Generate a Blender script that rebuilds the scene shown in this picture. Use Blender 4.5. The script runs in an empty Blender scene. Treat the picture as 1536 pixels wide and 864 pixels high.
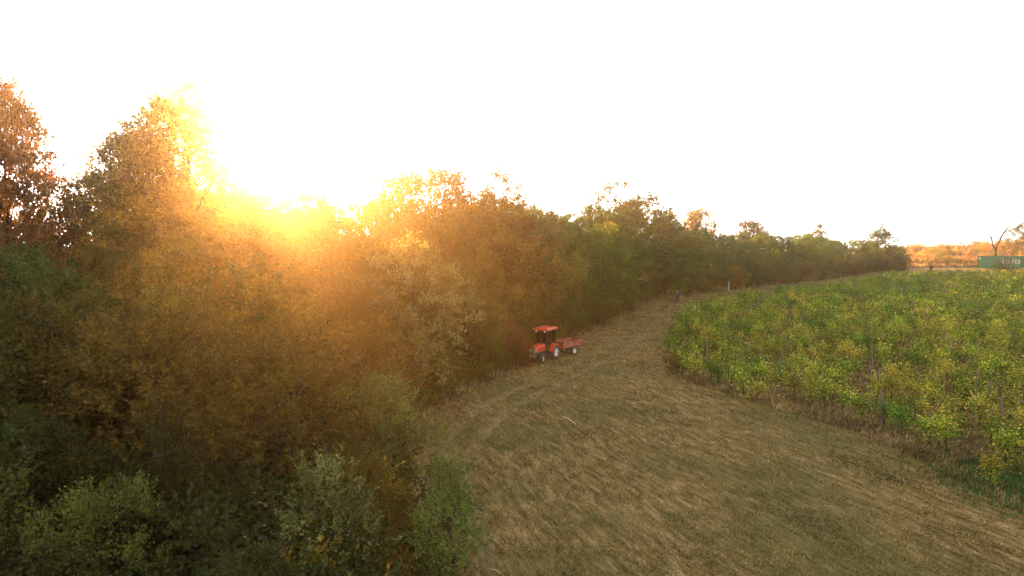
import bpy, bmesh, math, random
import numpy as np
from mathutils import Vector, Matrix, Euler

random.seed(7)
RNG = np.random.default_rng(11)
scene = bpy.context.scene
COL = scene.collection
R = math.radians

# ------------------------------------------------------------------ camera
CAM_Z = 9.4
F = 1050.0                      # focal length in pixels of a 1536 px wide picture
PITCH = math.atan(52 / F)
SLOPE = 0.045                   # the land climbs gently away from the camera
cam_d = bpy.data.cameras.new('camera')
cam_d.sensor_width = 36.0
cam_d.lens = 36.0 * F / 1536.0
cam_d.clip_start = 0.1
cam_d.clip_end = 5000
cam = bpy.data.objects.new('camera', cam_d)
COL.objects.link(cam)
cam.location = (0, 0, CAM_Z)
cam.rotation_euler = (R(90) - PITCH, 0, 0)
scene.camera = cam

# ------------------------------------------------------------------ sky, sun, exposure
SUN_EL = 9.6
SUN_AZ = -21.1                  # degrees right of the view axis (+Y)
world = bpy.data.worlds.new('World')
scene.world = world
world.use_nodes = True
nt = world.node_tree
nt.nodes.clear()
wo = nt.nodes.new('ShaderNodeOutputWorld')
bg = nt.nodes.new('ShaderNodeBackground')
sky = nt.nodes.new('ShaderNodeTexSky')
sky.sky_type = 'NISHITA'
sky.sun_disc = False
sky.sun_elevation = R(SUN_EL)
sky.sun_rotation = R(SUN_AZ)
sky.air_density = 1.0
sky.dust_density = 1.0
sky.ozone_density = 1.0
hsv = nt.nodes.new('ShaderNodeHueSaturation')
hsv.inputs['Saturation'].default_value = 0.06
hsv.inputs['Value'].default_value = 1.0
bg.inputs['Strength'].default_value = 0.05
nt.links.new(sky.outputs[0], hsv.inputs['Color'])
nt.links.new(hsv.outputs[0], bg.inputs['Color'])
nt.links.new(bg.outputs[0], wo.inputs['Surface'])

sun_d = bpy.data.lights.new('sun', 'SUN')
sun_d.energy = 5.0
sun_d.angle = R(0.5)
sun_d.color = (1.0, 0.43, 0.11)
sun = bpy.data.objects.new('sun', sun_d)
COL.objects.link(sun)
az, el = R(SUN_AZ), R(SUN_EL)
sdir = Vector((math.sin(az) * math.cos(el), math.cos(az) * math.cos(el), math.sin(el)))
sun.rotation_euler = sdir.to_track_quat('Z', 'Y').to_euler()
sun.location = (-60, 160, 60)

vs = scene.view_settings
vs.view_transform = 'Standard'
vs.look = 'None'
vs.exposure = 3.65
vs.gamma = 1.0
vs.use_curve_mapping = False
scene.render.film_transparent = False
cy = scene.cycles
cy.max_bounces = 6
cy.diffuse_bounces = 3
cy.glossy_bounces = 2
cy.transmission_bounces = 4
cy.volume_bounces = 0
cy.transparent_max_bounces = 6
cy.use_denoising = True
world.cycles.sampling_method = 'NONE'

# ------------------------------------------------------------------ helpers
def gz(x, y):
    """height of the land"""
    y0 = np.clip(y, -60, 150)
    z = SLOPE * y0
    t = np.clip((np.asarray(y) - 150) / 75.0, 0, 1)
    z = z + 3.0 * (t * t * (3 - 2 * t)) * 0.85
    t2 = np.clip((np.asarray(x) - 70) / 90.0, 0, 1) * np.clip((np.asarray(y) - 150) / 60.0, 0, 1)
    return z + 2.6 * t2

def P(px, py):
    """point of the sloping land seen at a pixel of the photograph (used only for measuring)"""
    a = (px - 768) / F
    b = -(py - 432) / F
    dy = math.cos(PITCH) + b * math.sin(PITCH)
    dz = -math.sin(PITCH) + b * math.cos(PITCH)
    t = CAM_Z / (SLOPE * dy - dz)
    return (a * t, dy * t)

def tag(o, label=None, cat=None, group=None, kind=None):
    if label: o['label'] = label
    if cat: o['category'] = cat
    if group: o['group'] = group
    if kind: o['kind'] = kind
    return o

def empty(name, loc, rz=0.0, sc=None):
    o = bpy.data.objects.new(name, None)
    o.empty_display_size = 0.3
    COL.objects.link(o)
    o.location = loc
    o.rotation_euler = (0, 0, rz)
    if sc: o.scale = sc
    return o

def mesh_np(name, verts, faces, mats=None):
    """verts Nx3, faces MxK (one K)"""
    me = bpy.data.meshes.new(name)
    verts = np.asarray(verts, dtype=np.float32)
    faces = np.asarray(faces, dtype=np.int32)
    k = faces.shape[1]
    me.vertices.add(len(verts))
    me.vertices.foreach_set('co', verts.ravel())
    me.loops.add(faces.size)
    me.loops.foreach_set('vertex_index', faces.ravel())
    me.polygons.add(len(faces))
    me.polygons.foreach_set('loop_start', np.arange(0, faces.size, k, dtype=np.int32))
    me.polygons.foreach_set('loop_total', np.full(len(faces), k, dtype=np.int32))
    me.update(calc_edges=True)
    if mats: me.materials.append(mats)
    return me

def ob(name, me, parent=None):
    o = bpy.data.objects.new(name, me)
    COL.objects.link(o)
    if parent: o.parent = parent
    return o

class MB:
    """collects boxes, tubes, discs and builds one mesh"""
    def __init__(self): self.bm = bmesh.new()
    def box(self, c, s, rot=None, bevel=0.0, taper=None):
        r = bmesh.ops.create_cube(self.bm, size=1.0)
        vs_ = r['verts']
        for v in vs_:
            v.co = Vector((v.co.x * s[0], v.co.y * s[1], v.co.z * s[2]))
            if taper and v.co.z > 0:
                v.co.x *= taper; v.co.y *= taper
        if bevel:
            es = list({e for v in vs_ for e in v.link_edges})
            rb = bmesh.ops.bevel(self.bm, geom=es, offset=bevel, segments=2, affect='EDGES', profile=0.6)
            vs_ = list({v for f in rb['faces'] for v in f.verts} | {v for v in vs_ if v.is_valid})
        m = Matrix.Translation(c) @ (rot.to_matrix().to_4x4() if rot else Matrix())
        bmesh.ops.transform(self.bm, matrix=m, verts=vs_)
        return self
    def tube(self, pts, rads, n=8, cap=True):
        pts = [Vector(p) for p in pts]
        if not hasattr(rads, '__len__'): rads = [rads] * len(pts)
        rings = []
        for i, p in enumerate(pts):
            d = (pts[min(i + 1, len(pts) - 1)] - pts[max(i - 1, 0)])
            if d.length < 1e-6: d = Vector((0, 0, 1))
            q = d.to_track_quat('Z', 'Y')
            rings.append([self.bm.verts.new(p + q @ Vector((math.cos(a) * rads[i], math.sin(a) * rads[i], 0)))
                          for a in [2 * math.pi * k / n for k in range(n)]])
        for a, b in zip(rings, rings[1:]):
            for k in range(n):
                self.bm.faces.new((a[k], a[(k + 1) % n], b[(k + 1) % n], b[k]))
        if cap and n > 2:
            self.bm.faces.new(rings[0][::-1]); self.bm.faces.new(rings[-1])
        return self
    def lathe(self, prof, axis='Y', c=(0, 0, 0), n=24, closed=True):
        """prof: (radius, offset along axis)"""
        rings = []
        for r, h in prof:
            ring = []
            for k in range(n):
                a = 2 * math.pi * k / n
                if axis == 'Y': p = (r * math.cos(a), h, r * math.sin(a))
                elif axis == 'X': p = (h, r * math.cos(a), r * math.sin(a))
                else: p = (r * math.cos(a), r * math.sin(a), h)
                ring.append(self.bm.verts.new((p[0] + c[0], p[1] + c[1], p[2] + c[2])))
            rings.append(ring)
        m = len(rings)
        for i in range(m if closed else m - 1):
            a, b = rings[i], rings[(i + 1) % m]
            for k in range(n):
                self.bm.faces.new((a[k], a[(k + 1) % n], b[(k + 1) % n], b[k]))
        if not closed:
            self.bm.faces.new(rings[0]); self.bm.faces.new(rings[-1][::-1])
        return self
    def poly(self, pts, th=None):
        vs_ = [self.bm.verts.new(p) for p in pts]
        f = self.bm.faces.new(vs_)
        if th is not None:
            r = bmesh.ops.extrude_face_region(self.bm, geom=[f])
            ev = [g for g in r['geom'] if isinstance(g, bmesh.types.BMVert)]
            bmesh.ops.translate(self.bm, vec=th, verts=ev)
        return self
    def build(self, name, mat, parent=None, smooth=False):
        bmesh.ops.recalc_face_normals(self.bm, faces=self.bm.faces)
        me = bpy.data.meshes.new(name)
        self.bm.to_mesh(me); self.bm.free()
        me.materials.append(mat)
        if smooth:
            me.polygons.foreach_set('use_smooth', [True] * len(me.polygons))
        return ob(name, me, parent)

# ------------------------------------------------------------------ materials
def new_mat(name):
    m = bpy.data.materials.new(name); m.use_nodes = True
    t = m.node_tree; t.nodes.clear()
    return m, t, t.nodes, t.links

def node(t, typ, **kw):
    n = t.nodes.new(typ)
    for k, v in kw.items(): setattr(n, k, v)
    return n

def plain(name, col, rough=0.6, metal=0.0, var=0.15, scale=6.0, spec=0.3, dirt=None):
    m, t, N, L = new_mat(name)
    out = node(t, 'ShaderNodeOutputMaterial'); b = node(t, 'ShaderNodeBsdfPrincipled')
    b.inputs['Roughness'].default_value = rough
    b.inputs['Metallic'].default_value = metal
    b.inputs['Specular IOR Level'].default_value = spec
    tc = node(t, 'ShaderNodeTexCoord'); nz = node(t, 'ShaderNodeTexNoise')
    nz.inputs['Scale'].default_value = scale; nz.inputs['Detail'].default_value = 6
    L.new(tc.outputs['Object'], nz.inputs['Vector'])
    r = node(t, 'ShaderNodeValToRGB')
    c0 = [max(0, c * (1 - var)) for c in col]; c1 = [c * (1 + var) for c in col]
    if dirt: c0 = dirt
    r.color_ramp.elements[0].position = 0.35; r.color_ramp.elements[1].position = 0.6
    r.color_ramp.elements[0].color = (*c0, 1); r.color_ramp.elements[1].color = (*c1, 1)
    L.new(nz.outputs['Fac'], r.inputs['Fac']); L.new(r.outputs[0], b.inputs['Base Color'])
    L.new(b.outputs[0], out.inputs[0])
    return m

def leaf_material(name, trans=0.5, zone=None, bri=(0.55, 1.55), ramp=None, noise_scale=0.12, yellow=None):
    """colour comes from the object's own colour, varied leaf by leaf; thin leaves let light through"""
    m, t, N, L = new_mat(name)
    out = node(t, 'ShaderNodeOutputMaterial')
    oi = node(t, 'ShaderNodeObjectInfo'); geo = node(t, 'ShaderNodeNewGeometry')
    mr = node(t, 'ShaderNodeMapRange')
    mr.inputs['To Min'].default_value = bri[0]; mr.inputs['To Max'].default_value = bri[1]
    L.new(geo.outputs['Random Per Island'], mr.inputs['Value'])
    base = oi.outputs['Color']
    if ramp:
        nz = node(t, 'ShaderNodeTexNoise'); nz.inputs['Scale'].default_value = noise_scale
        nz.inputs['Detail'].default_value = 3
        L.new(geo.outputs['Position'], nz.inputs['Vector'])
        mul = node(t, 'ShaderNodeMath', operation='MULTIPLY_ADD')
        L.new(geo.outputs['Random Per Island'], mul.inputs[0]); mul.inputs[1].default_value = 0.45
        L.new(nz.outputs['Fac'], mul.inputs[2])
        if zone:
            sp = node(t, 'ShaderNodeSeparateXYZ'); L.new(geo.outputs['Position'], sp.inputs[0])
            zr = node(t, 'ShaderNodeMapRange')
            zr.inputs['From Min'].default_value = zone[0]; zr.inputs['From Max'].default_value = zone[1]
            zr.inputs['To Min'].default_value = zone[2]; zr.inputs['To Max'].default_value = zone[3]
            L.new(sp.outputs['Y'], zr.inputs['Value'])
            zx = node(t, 'ShaderNodeMapRange')
            zx.inputs['From Min'].default_value = 10; zx.inputs['From Max'].default_value = 22
            zx.inputs['To Min'].default_value = -0.10; zx.inputs['To Max'].default_value = 0.0
            L.new(sp.outputs['X'], zx.inputs['Value'])
            ad = node(t, 'ShaderNodeMath', operation='ADD'); L.new(zr.outputs[0], ad.inputs[0]); L.new(zx.outputs[0], ad.inputs[1])
            ad2 = node(t, 'ShaderNodeMath', operation='ADD'); L.new(mul.outputs[0], ad2.inputs[0]); L.new(ad.outputs[0], ad2.inputs[1])
            mul = ad2
        cr = node(t, 'ShaderNodeValToRGB'); cr.color_ramp.elements.remove(cr.color_ramp.elements[0])
        for i, (p, c) in enumerate(ramp):
            e = cr.color_ramp.elements[0] if i == 0 else cr.color_ramp.elements.new(p)
            e.position = p; e.color = (*c, 1)
        L.new(mul.outputs[0], cr.inputs['Fac']); base = cr.outputs[0]
    vm = node(t, 'ShaderNodeVectorMath', operation='SCALE')
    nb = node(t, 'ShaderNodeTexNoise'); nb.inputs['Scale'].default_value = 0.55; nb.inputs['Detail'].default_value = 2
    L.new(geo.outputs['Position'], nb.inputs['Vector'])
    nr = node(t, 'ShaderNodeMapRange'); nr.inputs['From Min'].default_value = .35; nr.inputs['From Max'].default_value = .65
    nr.inputs['To Min'].default_value = .6; nr.inputs['To Max'].default_value = 1.4  # soft noise puts lit and shaded clumps into the leaf colour
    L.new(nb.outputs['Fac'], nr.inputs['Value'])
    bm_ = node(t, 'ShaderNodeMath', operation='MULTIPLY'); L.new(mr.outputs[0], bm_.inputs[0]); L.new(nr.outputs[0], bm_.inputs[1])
    L.new(base, vm.inputs[0]); L.new(bm_.outputs[0], vm.inputs['Scale'])
    d = node(t, 'ShaderNodeBsdfDiffuse'); tr = node(t, 'ShaderNodeBsdfTranslucent')
    gl = node(t, 'ShaderNodeBsdfGlossy'); gl.inputs['Roughness'].default_value = 0.45
    gl.inputs['Color'].default_value = (0.8, 0.8, 0.8, 1)
    warm = node(t, 'ShaderNodeVectorMath', operation='MULTIPLY'); warm.inputs[1].default_value = (1.5, 1.35, 0.6)
    L.new(vm.outputs[0], d.inputs['Color']); L.new(vm.outputs[0], warm.inputs[0]); L.new(warm.outputs[0], tr.inputs['Color'])
    mx = node(t, 'ShaderNodeMixShader'); mx.inputs[0].default_value = trans
    L.new(d.outputs[0], mx.inputs[1]); L.new(tr.outputs[0], mx.inputs[2])
    mg = node(t, 'ShaderNodeMixShader'); mg.inputs[0].default_value = 0.015
    L.new(mx.outputs[0], mg.inputs[1]); L.new(gl.outputs[0], mg.inputs[2])
    L.new(mg.outputs[0], out.inputs[0])
    return m

def ground_material(name, cols, rot, stretch, scale, bump=0.5, patch=None):
    """several noises over one another; streaks run along the mowing direction"""
    m, t, N, L = new_mat(name)
    out = node(t, 'ShaderNodeOutputMaterial'); b = node(t, 'ShaderNodeBsdfPrincipled')
    b.inputs['Roughness'].default_value = 0.95; b.inputs['Specular IOR Level'].default_value = 0.1
    geo = node(t, 'ShaderNodeNewGeometry')
    mp = node(t, 'ShaderNodeMapping'); mp.vector_type = 'TEXTURE'; mp.inputs['Rotation'].default_value = (0, 0, rot)
    mp.inputs['Scale'].default_value = (stretch, 1, 1)
    L.new(geo.outputs['Position'], mp.inputs['Vector'])
    n1 = node(t, 'ShaderNodeTexNoise'); n1.inputs['Scale'].default_value = scale; n1.inputs['Detail'].default_value = 10
    n1.inputs['Roughness'].default_value = 0.68; n1.inputs['Distortion'].default_value = 0.15
    L.new(mp.outputs[0], n1.inputs['Vector'])
    n2 = node(t, 'ShaderNodeTexNoise'); n2.inputs['Scale'].default_value = 0.16; n2.inputs['Detail'].default_value = 6
    L.new(geo.outputs['Position'], n2.inputs['Vector'])
    n3 = node(t, 'ShaderNodeTexNoise'); n3.inputs['Scale'].default_value = 14; n3.inputs['Detail'].default_value = 8
    n3.inputs['Roughness'].default_value = 0.75
    L.new(geo.outputs['Position'], n3.inputs['Vector'])
    a = node(t, 'ShaderNodeMath', operation='MULTIPLY_ADD'); a.inputs[1].default_value = 0.5
    L.new(n1.outputs['Fac'], a.inputs[0])
    c_ = node(t, 'ShaderNodeMath', operation='MULTIPLY'); c_.inputs[1].default_value = 0.5
    L.new(n3.outputs['Fac'], c_.inputs[0]); L.new(c_.outputs[0], a.inputs[2])
    r = node(t, 'ShaderNodeValToRGB'); r.color_ramp.elements.remove(r.color_ramp.elements[0])
    for i, (p, c) in enumerate(cols):
        e = r.color_ramp.elements[0] if i == 0 else r.color_ramp.elements.new(p)
        e.position = p; e.color = (*c, 1)
    L.new(a.outputs[0], r.inputs['Fac'])
    mix = node(t, 'ShaderNodeMix', data_type='RGBA', blend_type='MIX')
    r2 = node(t, 'ShaderNodeMapRange'); r2.inputs['From Min'].default_value = 0.42; r2.inputs['From Max'].default_value = 0.62
    r2.inputs['To Max'].default_value = 0.55
    L.new(n2.outputs['Fac'], r2.inputs['Value']); L.new(r2.outputs[0], mix.inputs[0])
    L.new(r.outputs[0], mix.inputs[6]); mix.inputs[7].default_value = (*(patch or cols[0][1]), 1)
    L.new(mix.outputs[2], b.inputs['Base Color'])
    bp = node(t, 'ShaderNodeBump'); bp.inputs['Strength'].default_value = bump; bp.inputs['Distance'].default_value = 0.12
    L.new(a.outputs[0], bp.inputs['Height']); L.new(bp.outputs[0], b.inputs['Normal'])
    L.new(b.outputs[0], out.inputs[0])
    return m

ROW_A = math.atan2(-20.0, 6.7)          # direction of the vine rows and of the mowing
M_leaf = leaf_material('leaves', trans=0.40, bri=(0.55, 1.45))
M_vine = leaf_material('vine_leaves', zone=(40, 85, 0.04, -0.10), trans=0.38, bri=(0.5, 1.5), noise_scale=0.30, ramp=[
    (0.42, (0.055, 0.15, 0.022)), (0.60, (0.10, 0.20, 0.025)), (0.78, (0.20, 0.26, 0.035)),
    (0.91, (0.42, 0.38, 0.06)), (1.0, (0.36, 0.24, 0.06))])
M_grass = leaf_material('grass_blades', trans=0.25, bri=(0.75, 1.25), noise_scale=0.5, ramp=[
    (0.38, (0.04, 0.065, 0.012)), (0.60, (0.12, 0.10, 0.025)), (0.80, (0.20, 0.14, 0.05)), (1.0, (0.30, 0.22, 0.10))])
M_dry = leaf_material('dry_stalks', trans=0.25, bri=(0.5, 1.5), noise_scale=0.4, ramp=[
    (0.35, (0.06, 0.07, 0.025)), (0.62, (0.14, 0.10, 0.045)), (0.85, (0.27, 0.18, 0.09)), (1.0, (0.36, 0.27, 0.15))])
M_bark = plain('bark', (0.04, 0.030, 0.021), 0.95, scale=9, var=0.4, spec=0.1)
M_field = ground_material('mown_grass', [(0.40, (0.03, 0.026, 0.006)), (0.46, (0.13, 0.092, 0.026)),
                          (0.53, (0.24, 0.16, 0.058)), (0.61, (0.46, 0.31, 0.15))],
                          ROW_A, 4.5, 4.5, 1.0, patch=(0.075, 0.085, 0.022))
M_soil = ground_material('vineyard_soil', [(0.38, (0.05, 0.03, 0.012)), (0.48, (0.13, 0.075, 0.03)),
                         (0.60, (0.26, 0.16, 0.075))], ROW_A, 3.0, 0.8, 0.8, patch=(0.09, 0.075, 0.02))
M_litter = ground_material('woodland_floor', [(0.3, (0.03, 0.025, 0.015)), (0.5, (0.07, 0.05, 0.03)),
                           (0.7, (0.14, 0.10, 0.055))], 0, 1.0, 0.7, 0.8, patch=(0.05, 0.06, 0.025))
M_gold = ground_material('dry_meadow', [(0.3, (0.16, 0.11, 0.05)), (0.5, (0.30, 0.20, 0.09)),
                         (0.7, (0.46, 0.33, 0.16))], 0, 2.0, 0.5, 0.5, patch=(0.30, 0.22, 0.09))
M_red = plain('red_paint', (0.55, 0.055, 0.014), 0.45, scale=5, var=0.12, spec=0.5)
M_darkred = plain('worn_red_paint', (0.27, 0.085, 0.04), 0.85, scale=5, var=0.3, dirt=(0.16, 0.065, 0.035))
M_black = plain('dark_metal', (0.03, 0.03, 0.03), 0.5, scale=8, var=0.3)
M_rubber = plain('rubber', (0.035, 0.032, 0.03), 0.9, scale=10, var=0.4, dirt=(0.07, 0.055, 0.04))
M_white = plain('white_paint', (0.6, 0.57, 0.50), 0.6, scale=8, var=0.08, dirt=(0.3, 0.26, 0.19))
M_lamp = plain('lamp_glass', (0.75, 0.75, 0.72), 0.15, scale=8, var=0.05, spec=0.8)
M_grille = plain('grille_metal', (0.30, 0.29, 0.28), 0.45, 0.2, scale=12, var=0.3)
M_post = plain('weathered_wood', (0.15, 0.12, 0.09), 0.9, scale=14, var=0.35, spec=0.1)
M_wood = plain('bleached_wood', (0.55, 0.42, 0.30), 0.9, scale=14, var=0.25, spec=0.1)
M_green = plain('green_paint', (0.012, 0.17, 0.07), 0.55, scale=1.2, var=0.25, dirt=(0.04, 0.13, 0.07))
M_greend = plain('dark_green_paint', (0.02, 0.09, 0.05), 0.6, scale=1.5, var=0.3)
M_skin = plain('skin', (0.45, 0.27, 0.19), 0.6, var=0.05)
M_cloth = plain('dark_cloth', (0.035, 0.05, 0.05), 0.9, var=0.2)
M_maroon = plain('maroon_cloth', (0.13, 0.02, 0.025), 0.9, var=0.2)
M_cap = plain('grey_cloth', (0.28, 0.27, 0.26), 0.9, var=0.2)
M_blackc = plain('black_cloth', (0.02, 0.018, 0.02), 0.9, var=0.2)
M_glass, t_, N_, L_ = new_mat('cab_glass')
_o = node(t_, 'ShaderNodeOutputMaterial'); _g = node(t_, 'ShaderNodeBsdfGlossy'); _t = node(t_, 'ShaderNodeBsdfTransparent')
_g.inputs['Roughness'].default_value = 0.05; _t.inputs['Color'].default_value = (0.30, 0.33, 0.32, 1)  # dark tint stands in for the dark background behind the cab
_m = node(t_, 'ShaderNodeMixShader'); _m.inputs[0].default_value = 0.07
L_.new(_t.outputs[0], _m.inputs[1]); L_.new(_g.outputs[0], _m.inputs[2]); L_.new(_m.outputs[0], _o.inputs[0])

# ------------------------------------------------------------------ the land
def grid_sheet(xs, ys, dz=0.0):
    X, Y = np.meshgrid(xs, ys)
    Z = gz(X, Y) + dz
    v = np.stack([X.ravel(), Y.ravel(), Z.ravel()], 1)
    nx, ny = len(xs), len(ys)
    i = np.arange(nx - 1)[None, :] + nx * np.arange(ny - 1)[:, None]
    i = i.ravel()
    return v, np.stack([i, i + 1, i + nx + 1, i + nx], 1)

xs = np.concatenate([np.linspace(-450, -120, 12), np.arange(-100, 240, 10.0), np.linspace(250, 450, 9)])
ys = np.concatenate([[-60, -30], np.arange(0, 151, 10.0), np.arange(155, 231, 5.0), np.linspace(250, 620, 12)])
v, f = grid_sheet(xs, ys)
g = ob('ground', mesh_np('ground', v, f, M_litter)); tag(g, kind='structure')

def poly_sheet(name, pts, mat, dz):
    bm = bmesh.new()
    vs_ = [bm.verts.new((x, y, float(gz(x, y)) + dz)) for x, y in pts]
    fc = bm.faces.new(vs_)
    bmesh.ops.triangulate(bm, faces=[fc])
    me = bpy.data.meshes.new(name); bm.normal_update(); bm.to_mesh(me); bm.free(); me.materials.append(mat)
    for p in me.polygons:
        if p.normal.z < 0: p.flip()
    return tag(ob(name, me), kind='structure')

EDGE = [(-1.5, -20), (-1.5, 5), (-2.0, 18.6), (-4.2, 25), (-5.1, 32), (-3.2, 38), (-.3, 43.4), (4.2, 55.8),
        (11.0, 69), (15, 84), (27, 95), (49, 113), (76, 136)]
VEDGE = [P(1040, 468), P(1012, 492), P(1000, 530), P(1012, 563), P(1150, 605), P(1280, 642), P(1400, 692), (16.9, 22.0), (19.5, 14), (24, 2)]
VFAR = [(26, 82), (40.5, 94), (64, 115), (80, 119), (100, 123), (125, 125), (70, 40), (40, 2)]
smooth_edge = []
def jitter_line(pts, amp, step=1.2, seed=1):
    r = random.Random(seed); out = []
    for a, b in zip(pts, pts[1:]):
        n = max(1, int(math.dist(a, b) / step))
        for k in range(n):
            u = k / n
            out.append((a[0] + (b[0] - a[0]) * u + r.uniform(-amp, amp), a[1] + (b[1] - a[1]) * u + r.uniform(-amp, amp)))
    out.append(pts[-1])
    return out
meadow_poly = jitter_line(EDGE[1:], 0.35, seed=3) + [(83, 142), (125, 145), (150, 145), (150, -10), (-1.5, -10)]
poly_sheet('mown_field', meadow_poly, M_field, 0.004)
vine_poly = VFAR[::-1][::-1]
VY = VEDGE[::-1] + VFAR
poly_sheet('vineyard_soil', VY, M_soil, 0.010)

def inside(poly, x, y):
    c = False; n = len(poly); j = n - 1
    for i in range(n):
        xi, yi = poly[i]; xj, yj = poly[j]
        if (yi > y) != (yj > y) and x < (xj - xi) * (y - yi) / (yj - yi + 1e-12) + xi: c = not c
        j = i
    return c
def inside_np(poly, X, Y):
    c = np.zeros(len(X), bool); n = len(poly); j = n - 1
    for i in range(n):
        xi, yi = poly[i]; xj, yj = poly[j]
        if yi != yj:
            c ^= ((yi > Y) != (yj > Y)) & (X < (xj - xi) * (Y - yi) / (yj - yi) + xi)
        j = i
    return c
def dist_line(pts, x, y):
    best = 1e9
    for a, b in zip(pts, pts[1:]):
        dx, dy = b[0] - a[0], b[1] - a[1]
        u = max(0, min(1, ((x - a[0]) * dx + (y - a[1]) * dy) / (dx * dx + dy * dy)))
        best = min(best, math.hypot(x - a[0] - u * dx, y - a[1] - u * dy))
    return best

# golden dry meadow on the rise behind the vineyard
bm = bmesh.new()
xs2 = np.arange(74, 200, 8.0); ys2 = np.arange(150, 232, 4.0)
v, f = grid_sheet(xs2, ys2, 0.03)
me = mesh_np('dry_meadow', v, f, M_gold); tag(ob('dry_meadow', me), kind='structure')
bm.free()

# ------------------------------------------------------------------ leaves
def leaf_quads(c, d, n, L, W):
    """rhombic leaves: centre c, long axis d, normal n"""
    d = d / (np.linalg.norm(d, axis=1, keepdims=True) + 1e-9)
    s = np.cross(d, n); s /= (np.linalg.norm(s, axis=1, keepdims=True) + 1e-9)
    L = np.asarray(L).reshape(-1, 1); W = np.asarray(W).reshape(-1, 1)
    up = np.cross(s, d) * (W * 0.18)
    a = c - d * L * 0.5; b = c + s * W * 0.5 + up; e = c + d * L * 0.5; g_ = c - s * W * 0.5 + up
    v = np.stack([a, b, e, g_], 1).reshape(-1, 3)
    f = np.arange(len(v)).reshape(-1, 4)
    return v, f

def unit(n, rng):
    a = rng.normal(size=(n, 3)); return a / np.linalg.norm(a, axis=1, keepdims=True)

def crown(rng, H, Rx, zb, env, n_cl, n_tw, n_lf, L, tw_len=0.8, cl_r=0.45, droop=0.0, up=0.35, shell=0.55, lump=0.25, lobes=0):
    """leaves along small twigs that fan out of many clusters; returns leaf arrays and cluster centres"""
    lob = unit(9, rng); la = rng.uniform(-lump, lump, 9)
    cs = []; nrm_ = []
    if lobes:
        # the crown is a heap of rounded boughs, each carrying its leaves on its outer skin
        for k in range(lobes):
            t = (k + rng.uniform(.1, .9)) / lobes; th = k * 2.4 + rng.uniform(-.5, .5)
            rr = env(t); rl = Rx * rng.uniform(.32, .50) * (0.75 + .25 * rr)
            rad = max(0, Rx * rr * rng.uniform(.85, 1.2) - rl * .8)
            c0 = np.array([rad * math.cos(th), rad * math.sin(th), zb + rl * .7 + (H - zb - rl * 1.5) * t])
            m = max(4, int(n_cl / lobes))
            dd = unit(m * 3, rng); dd = dd[(dd[:, 2] > -.55)][:m]
            outw = np.array([math.cos(th), math.sin(th), 0]) * (rad / Rx)
            for q in dd:
                cs.append(tuple(c0 + q * np.array([1, 1, .85]) * rl * rng.uniform(.86, 1.05)))
    while len(cs) < n_cl:
        t = rng.uniform(0, 1); th = rng.uniform(0, 2 * math.pi)
        rr = env(t)
        if rng.uniform() > (rr * 0.85 + 0.15): continue
        dirv = np.array([math.cos(th), math.sin(th), (t - .5) * 1.2]); dirv /= np.linalg.norm(dirv)
        w = 1 + float(np.sum(la * np.maximum(0, lob @ dirv) ** 4) * 1.6)
        u = rng.uniform(0, 1) ** (1 - shell)
        rad = Rx * rr * w * u
        cs.append((rad * math.cos(th), rad * math.sin(th), zb + (H - zb) * (t * (0.92 + 0.08 * w))))
    cs = np.array(cs)
    ctr = np.array([0, 0, zb + (H - zb) * 0.35])
    allc, alld = [], []
    for c in cs:
        o = c - ctr; o /= (np.linalg.norm(o) + 1e-6)
        k = rng.integers(max(2, int(n_tw * .6)), int(n_tw * 1.4) + 1)
        for _ in range(k):
            td = o * 0.9 + rng.normal(size=3) * 0.7 + np.array([0, 0, up]); td /= np.linalg.norm(td)
            st = c + rng.normal(size=3) * cl_r * 0.6
            ln = tw_len * rng.uniform(0.5, 1.3)
            u = np.linspace(0.1, 1, n_lf)[:, None]
            p = st + td * ln * u + np.array([0, 0, -droop]) * (u ** 2) * ln
            side = rng.normal(size=(n_lf, 3)) * 0.75
            allc.append(p + side * L * 0.55); alld.append(td + side)
    C = np.concatenate(allc); D = np.concatenate(alld)
    nn = unit(len(C), rng) * 0.9 + np.array([0, 0, 0.6])
    Ls = L * rng.uniform(0.6, 1.35, len(C)); Ws = Ls * rng.uniform(0.45, 0.7, len(C))
    v, f = leaf_quads(C, D, nn, Ls, Ws)
    return v, f, cs

def trunk_mesh(rng, H, r0, zb, cs, n_limb, lean=0.3):
    mb = MB()
    k = 7; pts = []; x = y = 0.0
    for i in range(k + 1):
        pts.append(Vector((x, y, -0.15 + (H * 0.86 + .15) * i / k)))
        x += rng.normal() * lean * 0.35; y += rng.normal() * lean * 0.35
    rads = [r0 * (1 - 0.88 * (i / k)) * (1.35 if i == 0 else 1) for i in range(k + 1)]
    mb.tube(pts, rads, 7)
    def at(z):
        u = max(0, min(k - 0.001, (z + .15) / (H * 0.86 + .15) * k)); i = int(u)
        return pts[i].lerp(pts[i + 1], u - i), rads[i] * (1 - (u - i)) + rads[i + 1] * (u - i)
    idx = rng.permutation(len(cs))[:n_limb]
    for j in idx:
        c = Vector(cs[j]); z0 = max(zb * 0.6, c.z - 0.35 * H * 0.5 - rng.uniform(0, .8))
        a, ra = at(min(z0, H * 0.8))
        m_ = a.lerp(c, 0.5) + Vector((rng.normal() * .15, rng.normal() * .15, -0.12 * (c - a).length))
        mb.tube([a, a.lerp(m_, .55), m_, c], [ra * 0.5 + .01, ra * 0.4 + .008, ra * 0.25 + .006, 0.008], 5)
    return mb

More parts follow.
